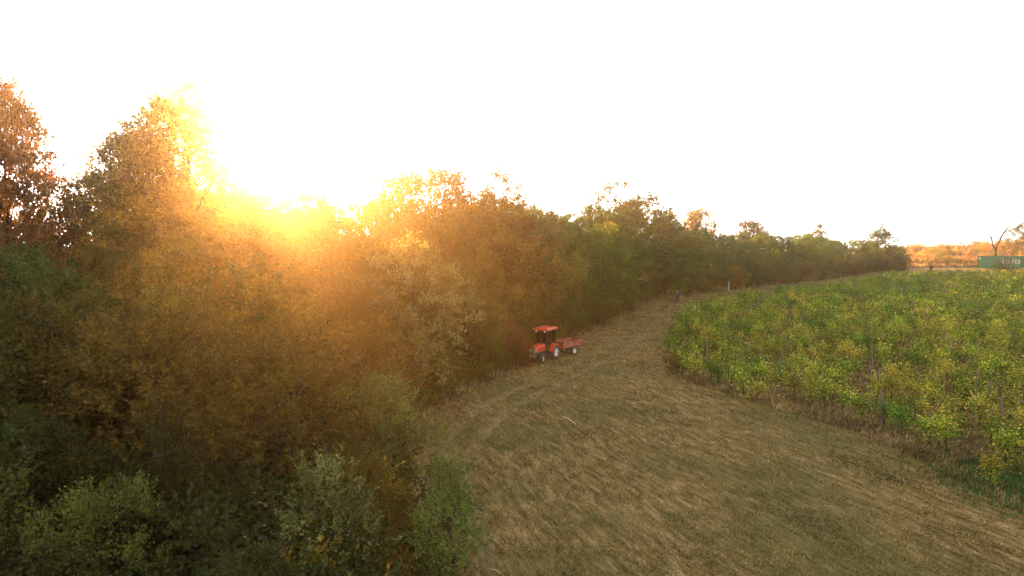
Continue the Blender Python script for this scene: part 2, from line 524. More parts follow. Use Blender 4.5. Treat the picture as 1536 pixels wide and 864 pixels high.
ENV = {
    'round': lambda t: math.sin(math.pi * (0.12 + 0.86 * t)) ** 0.6,
    'oval': lambda t: (math.sin(math.pi * min(1, 0.1 + 0.88 * t ** 0.9))) ** 0.8,
    'feather': lambda t: 0.35 + 0.65 * math.sin(math.pi * (0.15 + .8 * t)),
    'cone': lambda t: max(0.05, 1.0 - t) ** 0.8 * 1.05 if t > 0.12 else 0.75,
    'shrub': lambda t: (1 - t ** 2.2) ** 0.5,
    'spire': lambda t: math.sin(math.pi * (0.1 + 0.85 * t)) ** 0.7,
}
PROTO = {}
def proto(kind, H, Rx, zb, env, n_cl, n_tw, n_lf, L, seed, r0=0.14, n_limb=18, **kw):
    rng = np.random.default_rng(seed)
    v, f, cs = crown(rng, H, Rx, zb, ENV[env], n_cl, n_tw, n_lf, L, **kw)
    cm = mesh_np('crown_' + kind, v, f, M_leaf)
    mb = trunk_mesh(rng, H, r0, zb, cs, n_limb)
    bmesh.ops.recalc_face_normals(mb.bm, faces=mb.bm.faces)
    tm = bpy.data.meshes.new('trunk_' + kind); mb.bm.to_mesh(tm); mb.bm.free(); tm.materials.append(M_bark)
    PROTO.setdefault(kind, []).append((tm, cm, H, Rx))
for s in (1, 2, 3):
    proto('broad', 10, 3.3, 1.0, 'round', 240, 7, 12, 0.15, 20 + s, tw_len=.6, cl_r=.22, lobes=15)
for s in (1, 2):
    proto('tall', 11, 2.6, 1.6, 'oval', 210, 7, 12, 0.15, 40 + s, tw_len=.6, cl_r=.22, up=.6, lobes=14)
proto('sparse', 10, 2.0, 3.0, 'feather', 150, 7, 12, 0.17, 61, lump=.5, up=.7)
proto('sparse', 11, 1.8, 4.0, 'feather', 120, 7, 12, 0.17, 62, lump=.6, up=.7)
proto('cone', 9, 3.4, 0.6, 'cone', 200, 7, 12, 0.16, 71, lump=.3, droop=.3, up=.0)
for s in (1, 2, 3):
    proto('shrub', 2.4, 1.5, 0.15, 'shrub', 70, 6, 10, 0.11, 80 + s, tw_len=.5, cl_r=.3, r0=.05, n_limb=14, lump=.4)
for s in (1, 2):
    proto('near', 5.2, 1.9, 0.5, 'round', 210, 8, 13, 0.08, 90 + s, tw_len=.45, cl_r=.2, r0=.07, n_limb=30, up=.5, lobes=15)
proto('sapling', 5.0, 1.15, 0.8, 'feather', 120, 6, 12, 0.085, 95, tw_len=.6, cl_r=.25, r0=.05, n_limb=40, lump=.5, up=1.0)
proto('big', 17, 3.9, 3.0, 'oval', 520, 9, 13, 0.17, 98, r0=.3, n_limb=40, tw_len=.9, lobes=30)

FREE = 0
def make_tree(name, kind, x, y, h, col, label, group=None, cat='tree', wid=1.0, var=None, rz=None):
    ps = PROTO[kind]; tm, cm, H, Rx = ps[(random.randrange(len(ps)) if var is None else var)]
    s = h / H
    root = empty(name, (x, y, float(gz(x, y))), random.uniform(0, 6.283) if rz is None else rz,
                 (s * wid, s * wid, s))
    tag(root, label, cat, group)
    a = ob('trunk' if kind != 'shrub' else 'stems', tm, root)
    b = ob('crown' if kind != 'shrub' else 'foliage', cm, root)
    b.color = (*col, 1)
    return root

SKY = [(-400, 250), (-60, 150), (0, 165), (40, 185), (90, 262), (140, 272), (180, 262), (330, 262), (360, 272), (400, 290), (480, 296),
       (560, 300), (600, 285), (640, 300), (670, 285), (700, 300), (740, 290), (770, 300), (860, 304), (930, 296),
       (985, 312), (1045, 320), (1080, 338), (1125, 342), (1150, 350), (1230, 345), (1260, 355), (1290, 350), (1345, 358), (1365, 372), (1600, 376)]
def sky_y(px):
    return float(np.interp(px, [a for a, b in SKY], [b for a, b in SKY]))

WOOD = EDGE[1:] + [(82, 146), (72, 168), (35, 160), (0, 125), (-30, 100), (-62, 72), (-62, 6), (-20, 3)]
GREENS = [(.055, .075, .011), (.07, .085, .012), (.04, .062, .010), (.08, .085, .013), (.10, .095, .014), (.06, .07, .013)]
RUST_GLARE_TINTS = [(.14, .10, .016), (.16, .115, .018), (.12, .10, .015), (.14, .085, .016)]  # autumn browns that also carry the orange of the sun glare

special = []      # (x, y, clear radius)
def region(px, y):
    if y < 27: return 0
    if px < 230: return 1
    if px < 560: return 2
    if px < 800: return 3
    if px < 980: return 4
    if px < 1180: return 5
    return 6
RTXT = ['in the dark thicket at the bottom left', 'under the orange light at the left edge',
        'in the strongest sun glare', 'left of the red tractor',
        'right behind the red tractor and trailer', 'behind the walking person',
        'along the far edge of the vineyard']

def px_of(x, y): return 768 + F * x / max(y, .1)
def top_h(x, y, py):
    """height of a tree at x, y whose top would reach a given picture height"""
    return CAM_Z - (py - 380) / F * y - float(gz(x, y))

# single trees that stand out in the photograph
def at_px(px, y): return ((px - 768) / F * y, y)
def solo(name, kind, px, y, py_top, col, label, wid=1.0, cat='tree', clear=1.5, **kw):
    x, y = at_px(px, y)
    make_tree(name, kind, x, y, top_h(x, y, py_top), col, label, cat=cat, wid=wid, **kw)
    special.append((x, y, clear))
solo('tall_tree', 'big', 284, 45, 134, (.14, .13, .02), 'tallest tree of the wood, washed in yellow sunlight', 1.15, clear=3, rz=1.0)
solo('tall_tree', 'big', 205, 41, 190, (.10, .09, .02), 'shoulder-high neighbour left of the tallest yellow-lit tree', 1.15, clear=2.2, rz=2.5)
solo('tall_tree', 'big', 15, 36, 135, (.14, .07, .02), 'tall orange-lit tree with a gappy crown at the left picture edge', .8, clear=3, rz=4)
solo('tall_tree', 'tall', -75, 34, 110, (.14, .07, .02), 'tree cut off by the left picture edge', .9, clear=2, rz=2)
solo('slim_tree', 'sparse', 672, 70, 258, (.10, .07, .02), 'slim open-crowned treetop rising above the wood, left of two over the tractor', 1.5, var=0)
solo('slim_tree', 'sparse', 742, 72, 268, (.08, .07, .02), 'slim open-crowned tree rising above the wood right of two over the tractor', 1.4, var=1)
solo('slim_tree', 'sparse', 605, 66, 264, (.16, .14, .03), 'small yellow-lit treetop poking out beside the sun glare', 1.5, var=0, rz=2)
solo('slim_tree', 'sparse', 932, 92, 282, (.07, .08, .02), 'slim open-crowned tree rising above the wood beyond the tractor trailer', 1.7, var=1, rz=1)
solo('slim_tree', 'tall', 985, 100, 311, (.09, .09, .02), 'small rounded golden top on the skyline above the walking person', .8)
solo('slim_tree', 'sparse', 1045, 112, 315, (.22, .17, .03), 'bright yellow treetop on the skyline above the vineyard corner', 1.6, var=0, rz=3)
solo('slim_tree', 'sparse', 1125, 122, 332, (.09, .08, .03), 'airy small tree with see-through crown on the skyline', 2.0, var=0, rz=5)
solo('slim_tree', 'tall', 1228, 134, 338, (.08, .08, .02), 'small dark top leaning over the far wood line', .9)
solo('conifer', 'cone', 1320, 134, 338, (.03, .05, .012), 'dark pyramid-shaped evergreen at the right end of the wood line', 1.55, clear=3, cat='conifer')
solo('yellow_tree', 'broad', 830, 57, 322, (.14, .14, .03), 'yellow-leaved tree standing among darker green crowns', .7, var=0, clear=1)
solo('yellow_tree', 'tall', 915, 74, 338, (.15, .15, .035), 'green tree with a pale yellow top beyond the tractor', .8, var=0, clear=1)
solo('silver_tree', 'broad', 612, 36, 362, (.21, .19, .07), 'pale silvery-leaved tree with bushy upright twigs left of the tractor', 1.1, var=0, clear=1.6)
solo('foreground_tree', 'near', 145, 15.0, 722, (.12, .145, .03), 'small leafy green tree in the bottom left corner', 1.0, var=0, clear=1.2, rz=.5)
solo('foreground_tree', 'sapling', 490, 15.0, 710, (.12, .14, .045), 'sparse sapling with small pale leaves at the bottom, left of the grass', 1.15, clear=.8, rz=1)
solo('foreground_tree', 'sapling', 670, 16.5, 705, (.09, .135, .03), 'slim green sapling standing at the edge of the mown grass at the bottom', .95, clear=.8, rz=2)
solo('foreground_tree', 'near', 560, 23.5, 560, (.15, .16, .045), 'round bush-like tree with light speckled leaves bulging over the grass edge', 1.15, var=1, clear=1.5)
solo('bulging_tree', 'broad', 905, 67, 358, (.065, .13, .016), 'full rounded green tree bulging towards the track beyond the trailer', 1.3, var=2, clear=2.6)
solo('bulging_tree', 'broad', 858, 60, 392, (.055, .11, .014), 'dark green rounded tree directly above the red trailer', 1.0, var=1, clear=2)
solo('bulging_tree', 'broad', 700, 43, 400, (.11, .10, .018), 'olive rounded tree left of the tractor roof, overhanging the grass edge', 1.05, var=0, clear=2)
solo('bulging_tree', 'broad', 1000, 88, 352, (.06, .115, .014), 'rounded green tree above the walking person', 1.4, var=1, clear=3)
solo('bulging_tree', 'broad', 1215, 119, 352, (.06, .12, .014), 'wide dome-shaped green tree near the right end of the wood line', 1.7, var=0, clear=3.5)
solo('bulging_tree', 'broad', 1110, 103, 366, (.055, .105, .014), 'rounded dark green tree halfway along the far wood line', 1.4, var=2, clear=3)
solo('rust_shrub', 'shrub', 772, 45.5, 492, (.16, .07, .02), 'rusty orange-red shrub right beside the tractor bonnet', .95, cat='shrub', clear=.8)

cands = []
rr = random.Random(5)
pts = [(x, y) for x, y, _ in special]
def ok_place(x, y, dmin):
    for (a, b, c) in special:
        if (a - x) ** 2 + (b - y) ** 2 < (c + 0.9) ** 2: return False
    for a, b in cands:
        if abs(a - x) < dmin and (a - x) ** 2 + (b - y) ** 2 < dmin * dmin: return False
    return True
tries = 0
while tries < 16000:
    tries += 1
    x = rr.uniform(-62, 84); y = rr.uniform(8, 168)
    if not inside(WOOD, x, y): continue
    px = px_of(x, y)
    if px < -150 or (y < 12 ): continue
    de = dist_line(EDGE, x, y)
    if de < 1.6: continue
    if y > 60 and de > 17: continue
    if y <= 60 and de > 30 and y > 48: continue
    if y < 15.6 and 30 < px < 260: continue
    dmin = 2.7 if y < 30 else (3.2 if y < 60 else 4.3)
    if not ok_place(x, y, dmin): continue
    cands.append((x, y))
print('trees:', len(cands))
for (x, y) in cands:
    px = px_of(x, y); rg = region(px, y); de = dist_line(EDGE, x, y)
    h = (2.2 + 0.185 * y) if y < 50 else (14 + 0.012 * (y - 50))
    h *= rr.uniform(0.75, 1.25)
    if de < 4: h *= 0.78
    sk = sky_y(px) + rr.uniform(0, 1) ** 1.6 * 34 * (50 / max(y, 50))
    h = min(h, top_h(x, y, sk))
    h = max(h, 2.6)
    if y < 24: kind = 'near' if rr.random() < .8 else 'sapling'
    elif y < 32: kind = 'near' if rr.random() < .45 else 'broad'
    else: kind = rr.choices(['broad', 'tall', 'cone'], [6, 3, .35])[0]
    glare_rust = rr.random() < (0.7 if 130 < px < 760 and y > 17 else (0.06 if px < 800 else 0))  # commoner across the glare, painting its orange-brown into the leaves
    col = rr.choice(RUST_GLARE_TINTS if glare_rust else GREENS)
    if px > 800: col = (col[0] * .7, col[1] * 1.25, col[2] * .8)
    if y < 22: col = tuple(c * .55 for c in col)  # near thicket crowns darkened, shade put into their leaf colour
    random.seed(int(x * 1000 + y))
    size = 'low' if h < 5.5 else ('mid-height' if h < 8.5 else 'tall')
    lab = '%s %s tree %s' % (size, 'brownish glare-tinted' if glare_rust else 'green-leaved', RTXT[rg])
    if y > 60: h *= rr.uniform(.88, 1.0)
    wid = rr.uniform(.95, 1.3) * (1.15 if kind == 'tall' else 1)
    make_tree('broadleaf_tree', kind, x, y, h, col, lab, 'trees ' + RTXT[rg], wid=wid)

# shrubs along the wood's edge and under the near trees
def along(pts, step):
    out = []
    acc = 0
    for a, b in zip(pts, pts[1:]):
        L_ = math.dist(a, b); n = int((L_ + acc) / step); 
        d = step - acc
        while d < L_:
            out.append((a[0] + (b[0] - a[0]) * d / L_, a[1] + (b[1] - a[1]) * d / L_, (b[0] - a[0]) / L_, (b[1] - a[1]) / L_)); d += step
        acc = (acc + L_) % step
    return out
n_s = 0
for (x, y, ux, uy) in along(EDGE[1:], 1.55):
    if y < 13: continue
    far = y > 80
    for k in range(1 if far else 2):
        off = rr.uniform(.5, 1.3) + k * 1.6
        sx, sy = x - uy * off + rr.uniform(-.3, .3), y + ux * off + rr.uniform(-.3, .3)
        px = px_of(sx, sy)
        if px < -60: continue
        if any(math.hypot(a - sx, b - sy) < c * .6 for a, b, c in special[-1:]): continue
        h = rr.uniform(1.2, 2.3) + k * .8 + (0.8 if far else 0)
        glare_rust = rr.random() < .3
        col = rr.choice(RUST_GLARE_TINTS if glare_rust else GREENS)
        rg = region(px, sy); random.seed(n_s); n_s += 1
        make_tree('shrub', 'shrub', sx, sy, h, col, '%s shrub at the grass edge %s' % ('brownish' if glare_rust else 'green', RTXT[rg]),
                  'edge shrubs ' + RTXT[rg], cat='shrub', wid=rr.uniform(.95, 1.25))
print('edge shrubs', n_s)
for i in range(60):
    y = rr.uniform(11.5, 30); px = rr.uniform(-60, 640); x = (px - 768) / F * y
    if not inside(WOOD, x, y) or dist_line(EDGE, x, y) < 1.0: continue
    if y < 16 and 30 < px < 260: continue
    random.seed(900 + i)
    make_tree('shrub', 'shrub', x, y, rr.uniform(1.6, 3.0), (.032, .046, .010), 'shade-darkened green bush beneath the small trees of the thicket at the bottom left',
              'bushes in the near thicket', cat='shrub', wid=1.2)  # dark of the gaps between trees put into the bush colour

# ------------------------------------------------------------------ the hill behind: orange bushes, hedge, dead tree
for i in range(130):
    y = rr.uniform(172, 228); px = rr.uniform(1360, 1640)
    x = (px - 768) / F * y
    random.seed(2000 + i)
    c = rr.choice([(.30, .19, .05), (.40, .27, .08), (.28, .23, .08), (.32, .16, .05), (.18, .17, .05), (.10, .12, .03)])
    tcol = 'orange' if c[0] > .29 else ('yellowish' if c[0] > .2 else 'olive')
    make_tree('hillside_shrub', 'shrub', x, y, rr.uniform(0.8, 2.0), c, '%s autumn bush on the sunlit slope behind the green containers' % tcol,
              'autumn bushes on the far slope', cat='shrub', wid=rr.uniform(1.1, 1.6))
for i, px in enumerate(range(1375, 1480, 13)):
    y = 152 + rr.uniform(-1, 1); x = (px - 768) / F * y
    random.seed(3000 + i)
    make_tree('hedge_shrub', 'shrub', x, y, rr.uniform(1.0, 1.5), (.05, .055, .02), 'low dark bush between the vineyard and the golden slope',
              'dark bushes left of the container', cat='shrub', wid=1.8)
for px, y, py, w, lab in [(1540, 150, 332, 1.3, 'dark green tree at the right picture edge behind the containers')]:
    x, y = at_px(px, y); random.seed(5)
    make_tree('edge_tree', 'broad', x, y, top_h(x, y, py), (.06, .07, .02), lab, wid=w)
x, y = at_px(1420, 190); make_tree('hillside_shrub', 'cone', x, y, 2.4, (.05, .06, .02), 'small dark evergreen bush alone on the orange slope', cat='shrub')
x, y = at_px(1500, 190); random.seed(8); make_tree('red_shrub', 'shrub', x, y - 20, 1.9, (.16, .02, .02), 'dark red bush just above the container roof', cat='shrub', wid=1.6)

# dead forked tree
x, y = at_px(1492, 158)
dt = empty('dead_tree', (x, y, float(gz(x, y))), 0, (1.25, 1.25, 1.25)); tag(dt, 'bare forked tree with two dark limbs rising behind the green container', 'tree')
mb = MB()
mb.tube([(0, 0, -.2), (.1, 0, 1.5), (.05, 0, 2.6)], [.30, .25, .21], 8)
mb.tube([(.05, 0, 2.5), (.6, 0, 4.0), (1.2, .1, 5.2), (2.0, .1, 6.4), (2.9, .2, 7.4)], [.20, .17, .14, .10, .03], 7)
mb.tube([(.05, 0, 2.5), (-.5, .1, 3.6), (-.7, 0, 4.6), (-1.3, 0, 5.6)], [.17, .13, .09, .02], 7)
rnd = random.Random(4)
for k in range(16):
    u = rnd.uniform(.3, 1)
    b = Vector((.6, 0, 4.0)).lerp(Vector((2.6, .2, 7.0)), u) if k % 2 else Vector((-.3, .1, 3.2)).lerp(Vector((-1.2, 0, 5.4)), u)
    d = Vector((rnd.uniform(-1, 1), rnd.uniform(-1, 1), rnd.uniform(.2, 1))).normalized() * rnd.uniform(.6, 1.6)
    mb.tube([b, b + d * .5 + Vector((0, 0, .1)), b + d], [.04, .025, .008], 5)
mb.build('trunk', M_bark, dt)
lv = np.random.default_rng(3)
cc = []
for c, n_, s_ in [((1.3, 0, 6.9), 50, .35), ((.9, 0, 6.0), 35, .3), ((-2.4, 0, 6.6), 60, .5), ((.2, 0, 3.6), 160, .45), ((-1.0, 0, 5.0), 40, .4)]:
    cc.append(lv.normal(size=(n_, 3)) * s_ + np.array(c))
cc = np.concatenate(cc)
v, f = leaf_quads(cc, unit(len(cc), lv), unit(len(cc), lv), np.full(len(cc), .2), np.full(len(cc), .12))
o = ob('leaves', mesh_np('leaves', v, f, M_leaf), dt); o.color = (.13, .14, .03, 1)

# ------------------------------------------------------------------ vineyard
rng = np.random.default_rng(77)
U = np.array([math.cos(ROW_A), math.sin(ROW_A)]); V = np.array([-U[1], U[0]])
def vine_leaves(rng, n, L, length=1.0, top=1.75):
    """a bushy head over the trunk, two arms along the wire, shoots standing and hanging off them"""
    C, D = [], []
    per = 9
    for _ in range(n // per):
        s = rng.normal() * length * .27
        z0 = rng.uniform(0.55, 1.2); lean = rng.normal() * 0.38
        ln = rng.uniform(0.35, 0.95)
        upw = rng.choice([1.2, 1.2, 1.1, -.6])
        u = np.linspace(0, 1, per)[:, None]
        p0 = np.array([s, rng.normal() * .10, z0])
        d = np.array([rng.normal() * .3, lean, upw]); d /= np.linalg.norm(d)
        p = p0 + d * ln * u + np.array([0, lean * .4, -.25]) * u ** 2
        C.append(p + rng.normal(size=(per, 3)) * .055); D.append(rng.normal(size=(per, 3)) + np.array([0, 0, -.4]))
    C = np.concatenate(C); D = np.concatenate(D)
    nn = unit(len(C), rng) * .8 + np.array([0, 0, .7])
    Ls = L * rng.uniform(.6, 1.3, len(C))
    return leaf_quads(C, D, nn, Ls, Ls * rng.uniform(.75, 1.0, len(C)))
vine_protos = []
for k in range(5):
    r_ = np.random.default_rng(300 + k)
    v, f = vine_leaves(r_, [900, 760, 840, 600, 360][k], .086)
    cm = mesh_np('vine_foliage', v, f, M_vine)
    mb = MB()
    mb.tube([(0, 0, -.05), (.03, .02, .4), (-.02, 0, .8), (.02, 0, 1.0)], [.035, .03, .025, .02], 6)
    mb.tube([(-.6, 0, 1.0), (-.3, .02, .93), (0, 0, .9), (.3, -.02, .95), (.6, 0, 1.0)], [.01, .015, .02, .015, .01], 5)
    bmesh.ops.recalc_face_normals(mb.bm, faces=mb.bm.faces)
    tm = bpy.data.meshes.new('vine_stem'); mb.bm.to_mesh(tm); mb.bm.free(); tm.materials.append(M_bark)
    vine_protos.append((tm, cm))
spots = []; posts = []
org = np.array([16.9, 22.0])
for r_i in range(0, 60):
    off = 0.9 + r_i * 2.2
    for s_i in range(-130, 30):
        s = s_i * 1.15
        p = org + V * off + U * s
        x, y = p
        if y < 12 or x > .78 * y + 3: continue
        if not inside(VY, x, y): continue
        if dist_line(VFAR[:5], x, y) < .3 and y > 60: continue
        if (s_i + r_i * 2) % 6 == 0 and rng.uniform() < .7: posts.append((x, y))
        if rng.uniform() < .09: continue
        spots.append((x + rng.normal() * .08, y + rng.normal() * .08, math.hypot(x, y), r_i))
spots.sort(key=lambda t: t[2])
print('vines', len(spots), 'posts', len(posts))
ORD = ['first', 'second', 'third', 'fourth', 'fifth', 'sixth', 'seventh', 'eighth', 'ninth', 'tenth', 'eleventh', 'twelfth', 'thirteenth', 'fourteenth', 'fifteenth', 'sixteenth', 'seventeenth', 'eighteenth', 'nineteenth', 'twentieth'] + ['far'] * 60
for i, (x, y, d, row) in enumerate(spots[:300]):
    tm, cm = vine_protos[rng.integers(0, 5)]
    root = empty('grapevine', (x, y, float(gz(x, y))), ROW_A + (math.pi if rng.uniform() < .5 else 0) + rng.normal() * .1,
                 tuple([rng.uniform(.9, 1.12)] * 2 + [rng.uniform(.70, 1.10)]))
    tag(root, 'green and yellowing grapevine in the %s vine row counted from the mown grass' % ORD[row], 'grapevine', 'grapevines of the %s row' % ORD[row])
    ob('stem', tm, root); ob('foliage', cm, root)
# the rest of the vineyard, beyond the nearest three hundred vines
V_, F_ = [], []; base = 0
lite = []
for k in range(6):
    lite.append(vine_leaves(np.random.default_rng(500 + k), [340, 310, 290, 340, 215, 300][k], .128))
for (x, y, d, _r) in spots[300:]:
    v, f = lite[rng.integers(0, 6)]
    a = ROW_A + (math.pi if rng.uniform() < .5 else 0); ca, sa = math.cos(a), math.sin(a)
    sc_ = rng.uniform(.68, 1.12)
    w = np.empty_like(v)
    w[:, 0] = v[:, 0] * ca - v[:, 1] * sa + x; w[:, 1] = v[:, 0] * sa + v[:, 1] * ca + y; w[:, 2] = v[:, 2] * sc_ + float(gz(x, y))
    V_.append(w); F_.append(f + base); base += len(v)
o = ob('far_grapevines', mesh_np('far_grapevines', np.concatenate(V_), np.concatenate(F_), M_vine))
tag(o, 'dense mass of green and yellow grapevines filling the far vineyard', 'vines', kind='stuff')

# trellis posts, each its own object
pm = []
for k in range(3):
    mb = MB(); r_ = random.Random(k)
    l1, l2 = r_.uniform(-.08, .08), r_.uniform(-.08, .08)
    mb.tube([(0, 0, -.2), (l1 * .5, l2 * .5, 1.0), (l1, l2, 1.6 + .1 * k)], [.055, .05, .045], 8)
    bmesh.ops.recalc_face_normals(mb.bm, faces=mb.bm.faces)
    me = bpy.data.meshes.new('vineyard_post'); mb.bm.to_mesh(me); mb.bm.free(); me.materials.append(M_post); pm.append(me)
posts.sort(key=lambda t: math.hypot(*t))
for i, (x, y) in enumerate(posts[:120]):
    o = ob('vineyard_post', pm[i % 3]); o.location = (x, y, float(gz(x, y))); o.rotation_euler = (rng.normal() * .03, rng.normal() * .03, i)
    front = dist_line(VEDGE, x, y) < 1.9
    tag(o, 'grey wooden post in the first vine row beside the mown grass' if front else 'grey wooden post standing among the vines',
        'post', 'posts of the first vine row' if front else 'posts inside the vineyard')

# ------------------------------------------------------------------ grass
def blades(name, n, region_fn, lo, hi, lean, mat, width=.012, dens=None, label=None, cat=None):
    r = np.random.default_rng(abs(hash(name)) % 1000 if False else len(name) * 31)
    X, Y = region_fn(r, n)
    n = len(X)
    dist = np.hypot(X, Y)
    k = np.clip(dist / 22.0, 1, 4)                      # farther tufts are made of fewer, broader blades
    L = r.uniform(lo, hi, n) * np.sqrt(k)
    a = r.uniform(0, 2 * math.pi, n)
    al = np.where(r.uniform(size=n) < .6, ROW_A + r.normal(size=n) * .35, a)
    tilt = np.abs(r.normal(size=n)) * lean + .15
    D = np.stack([np.cos(al) * np.sin(tilt), np.sin(al) * np.sin(tilt), np.cos(tilt)], 1)
    W = width * k * r.uniform(.7, 1.5, n)
    S = np.stack([-np.sin(a), np.cos(a), np.zeros(n)], 1) * W[:, None]
    B = np.stack([X, Y, gz(X, Y) + .005], 1)
    T = B + D * L[:, None]
    v = np.stack([B - S, B + S, T + S * .15, T - S * .15], 1).reshape(-1, 3)
    o = ob(name, mesh_np(name, v, np.arange(len(v)).reshape(-1, 4), mat))
    return tag(o, label, cat, kind='stuff')
def reg_field(r, n):
    # more where near the camera
    y = 12 + (r.uniform(size=n) ** 1.7) * 90; x = r.uniform(-.25, .75, n) * y
    m = inside_np(meadow_poly, x, y) & ~inside_np(VY, x, y)
    # clumps
    m &= (np.sin(x * 2.1 + np.sin(y * 1.3) * 2) * np.sin(y * 1.7 + np.sin(x) * 2) + r.uniform(-1, 1, n) > -.25)
    return x[m], y[m]
blades('grass', 330000, reg_field, .04, .11, 1.0, M_grass, label='short dry mown grass with green tufts', cat='grass')
def reg_strip(pts, w0, w1):
    def fn(r, n):
        seg = [(a, b, math.dist(a, b)) for a, b in zip(pts, pts[1:])]
        tot = sum(s[2] for s in seg); X, Y = [], []
        for a, b, l in seg:
            k = int(n * l / tot)
            u = r.uniform(size=k); off = r.uniform(w0, w1, k)
            dx, dy = (b[0] - a[0]) / l, (b[1] - a[1]) / l
            X.append(a[0] + (b[0] - a[0]) * u - dy * off); Y.append(a[1] + (b[1] - a[1]) * u + dx * off)
        X = np.concatenate(X); Y = np.concatenate(Y)
        m = (np.sin(X * 1.7) * np.sin(Y * 1.1) + r.uniform(-1, 1, len(X)) > -.5)
        return X[m], Y[m]
    return fn
blades('tall_grass', 26000, reg_strip(VEDGE[:-2], -.4, .7), .05, .22, .7, M_dry, width=.01,
       label='taller dry brown grass and weeds along the vineyard edge', cat='grass')
blades('wood_edge_grass', 45000, reg_strip(EDGE[1:], -.5, 1.6), .08, .30, .5, M_dry, width=.012,
       label='unmown brown grass along the foot of the wood', cat='grass')
def reg_vine(r, n):
    y = 20 + (r.uniform(size=n) ** 1.4) * 60; x = r.uniform(.1, .8, n) * y
    m = inside_np(VY, x, y); return x[m], y[m]
blades('vineyard_weeds', 60000, reg_vine, .06, .2, .6, M_dry, width=.014, label='weeds between the vine rows', cat='weeds')
def reg_gold(r, n):
    y = r.uniform(146, 226, n); x = r.uniform(.53, .8, n) * y
    return x, y
blades('dry_slope_grass', 40000, reg_gold, .15, .4, .5, M_dry, width=.02, label='golden dry grass on the far slope', cat='grass')
# low green weed patch at the near end of the first row
def reg_patch(r, n):
    x = 18.2 + r.normal(size=n) * 1.2; y = 24.3 + r.normal(size=n) * 1.6; return x, y
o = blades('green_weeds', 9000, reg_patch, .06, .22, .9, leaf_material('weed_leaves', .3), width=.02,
           label='patch of dark green weeds under the nearest vines at the right', cat='weeds')
o.color = (.05, .10, .03, 1)
pc = P(1300, 705); qc = P(1225, 790)
def reg_patch2(r, n):
    k = r.integers(0, 2, n); s_ = r.normal(size=n) * 1.2; w_ = r.normal(size=n) * .45
    x = np.where(k == 0, pc[0], qc[0]) + U[0] * s_ - U[1] * w_; y = np.where(k == 0, pc[1], qc[1]) + U[1] * s_ + U[0] * w_
    return x, y
o = blades('low_green_weeds', 1500, reg_patch2, .04, .12, 1.1, o.data.materials[0], width=.014, label='streaks of dark green regrowth in the mown grass at the lower right', cat='weeds')
o.color = (.06, .075, .016, 1)

# ------------------------------------------------------------------ faint wheel tracks
M_track = ground_material('trodden_grass', [(0.38, (0.06, 0.05, 0.018)), (0.47, (0.13, 0.10, 0.035)), (0.54, (0.25, 0.18, 0.08)), (0.66, (0.42, 0.31, 0.17))],
                          ROW_A, 3.0, 3.0, 0.8, patch=(0.20, 0.16, 0.065))
trk = [Vector(P(*p)) for p in [(700, 864), (672, 760), (680, 680), (740, 615), (840, 565), (920, 525), (965, 490), (990, 465), (1010, 452), (1040, 443)]]
fine = []
for i in range(len(trk) - 1):
    p0, p1, p2, p3 = trk[max(i - 1, 0)], trk[i], trk[i + 1], trk[min(i + 2, len(trk) - 1)]
    n = max(4, int((p2 - p1).length / .35))
    for k in range(n):
        u = k / n
        fine.append(.5 * ((2 * p1) + (p2 - p0) * u + (2 * p0 - 5 * p1 + 4 * p2 - p3) * u * u + (3 * p1 - p0 - 3 * p2 + p3) * u ** 3))
for s in (-1, 1):
    vv = []; rt = random.Random(s + 5)
    for a, b in zip(fine, fine[1:]):
        d = (b - a).normalized(); nn_ = Vector((-d.y, d.x))
        for w in (-.30, .30):
            q = a + nn_ * (s * .75 + w + rt.uniform(-.10, .10))
            vv.append((q.x, q.y, float(gz(q.x, q.y)) + .010))
    ff = [(2 * i, 2 * i + 1, 2 * i + 3, 2 * i + 2) for i in range(len(vv) // 2 - 1)]
    me = mesh_np('wheel_track', vv, ff, M_track)
    tag(ob('wheel_track', me), kind='structure')

# ------------------------------------------------------------------ tractor
fw = Vector(P(812, 545)); rw = Vector(P(833, 538))
HEAD = math.atan2(-0.85, -0.53)
mid = (fw + rw) * .5
# the photographed wheels are those of its left side; centre line lies 0.5 m to their right
cx = mid.x + math.sin(HEAD) * .48; cyy = mid.y - math.cos(HEAD) * .48
T = empty('tractor', (cx, cyy, float(gz(cx, cyy))), HEAD)
T.rotation_euler = Euler((0, -math.atan(SLOPE) * 0.0, HEAD))
tag(T, 'small red tractor with a canopy roof parked at the edge of the wood', 'tractor')
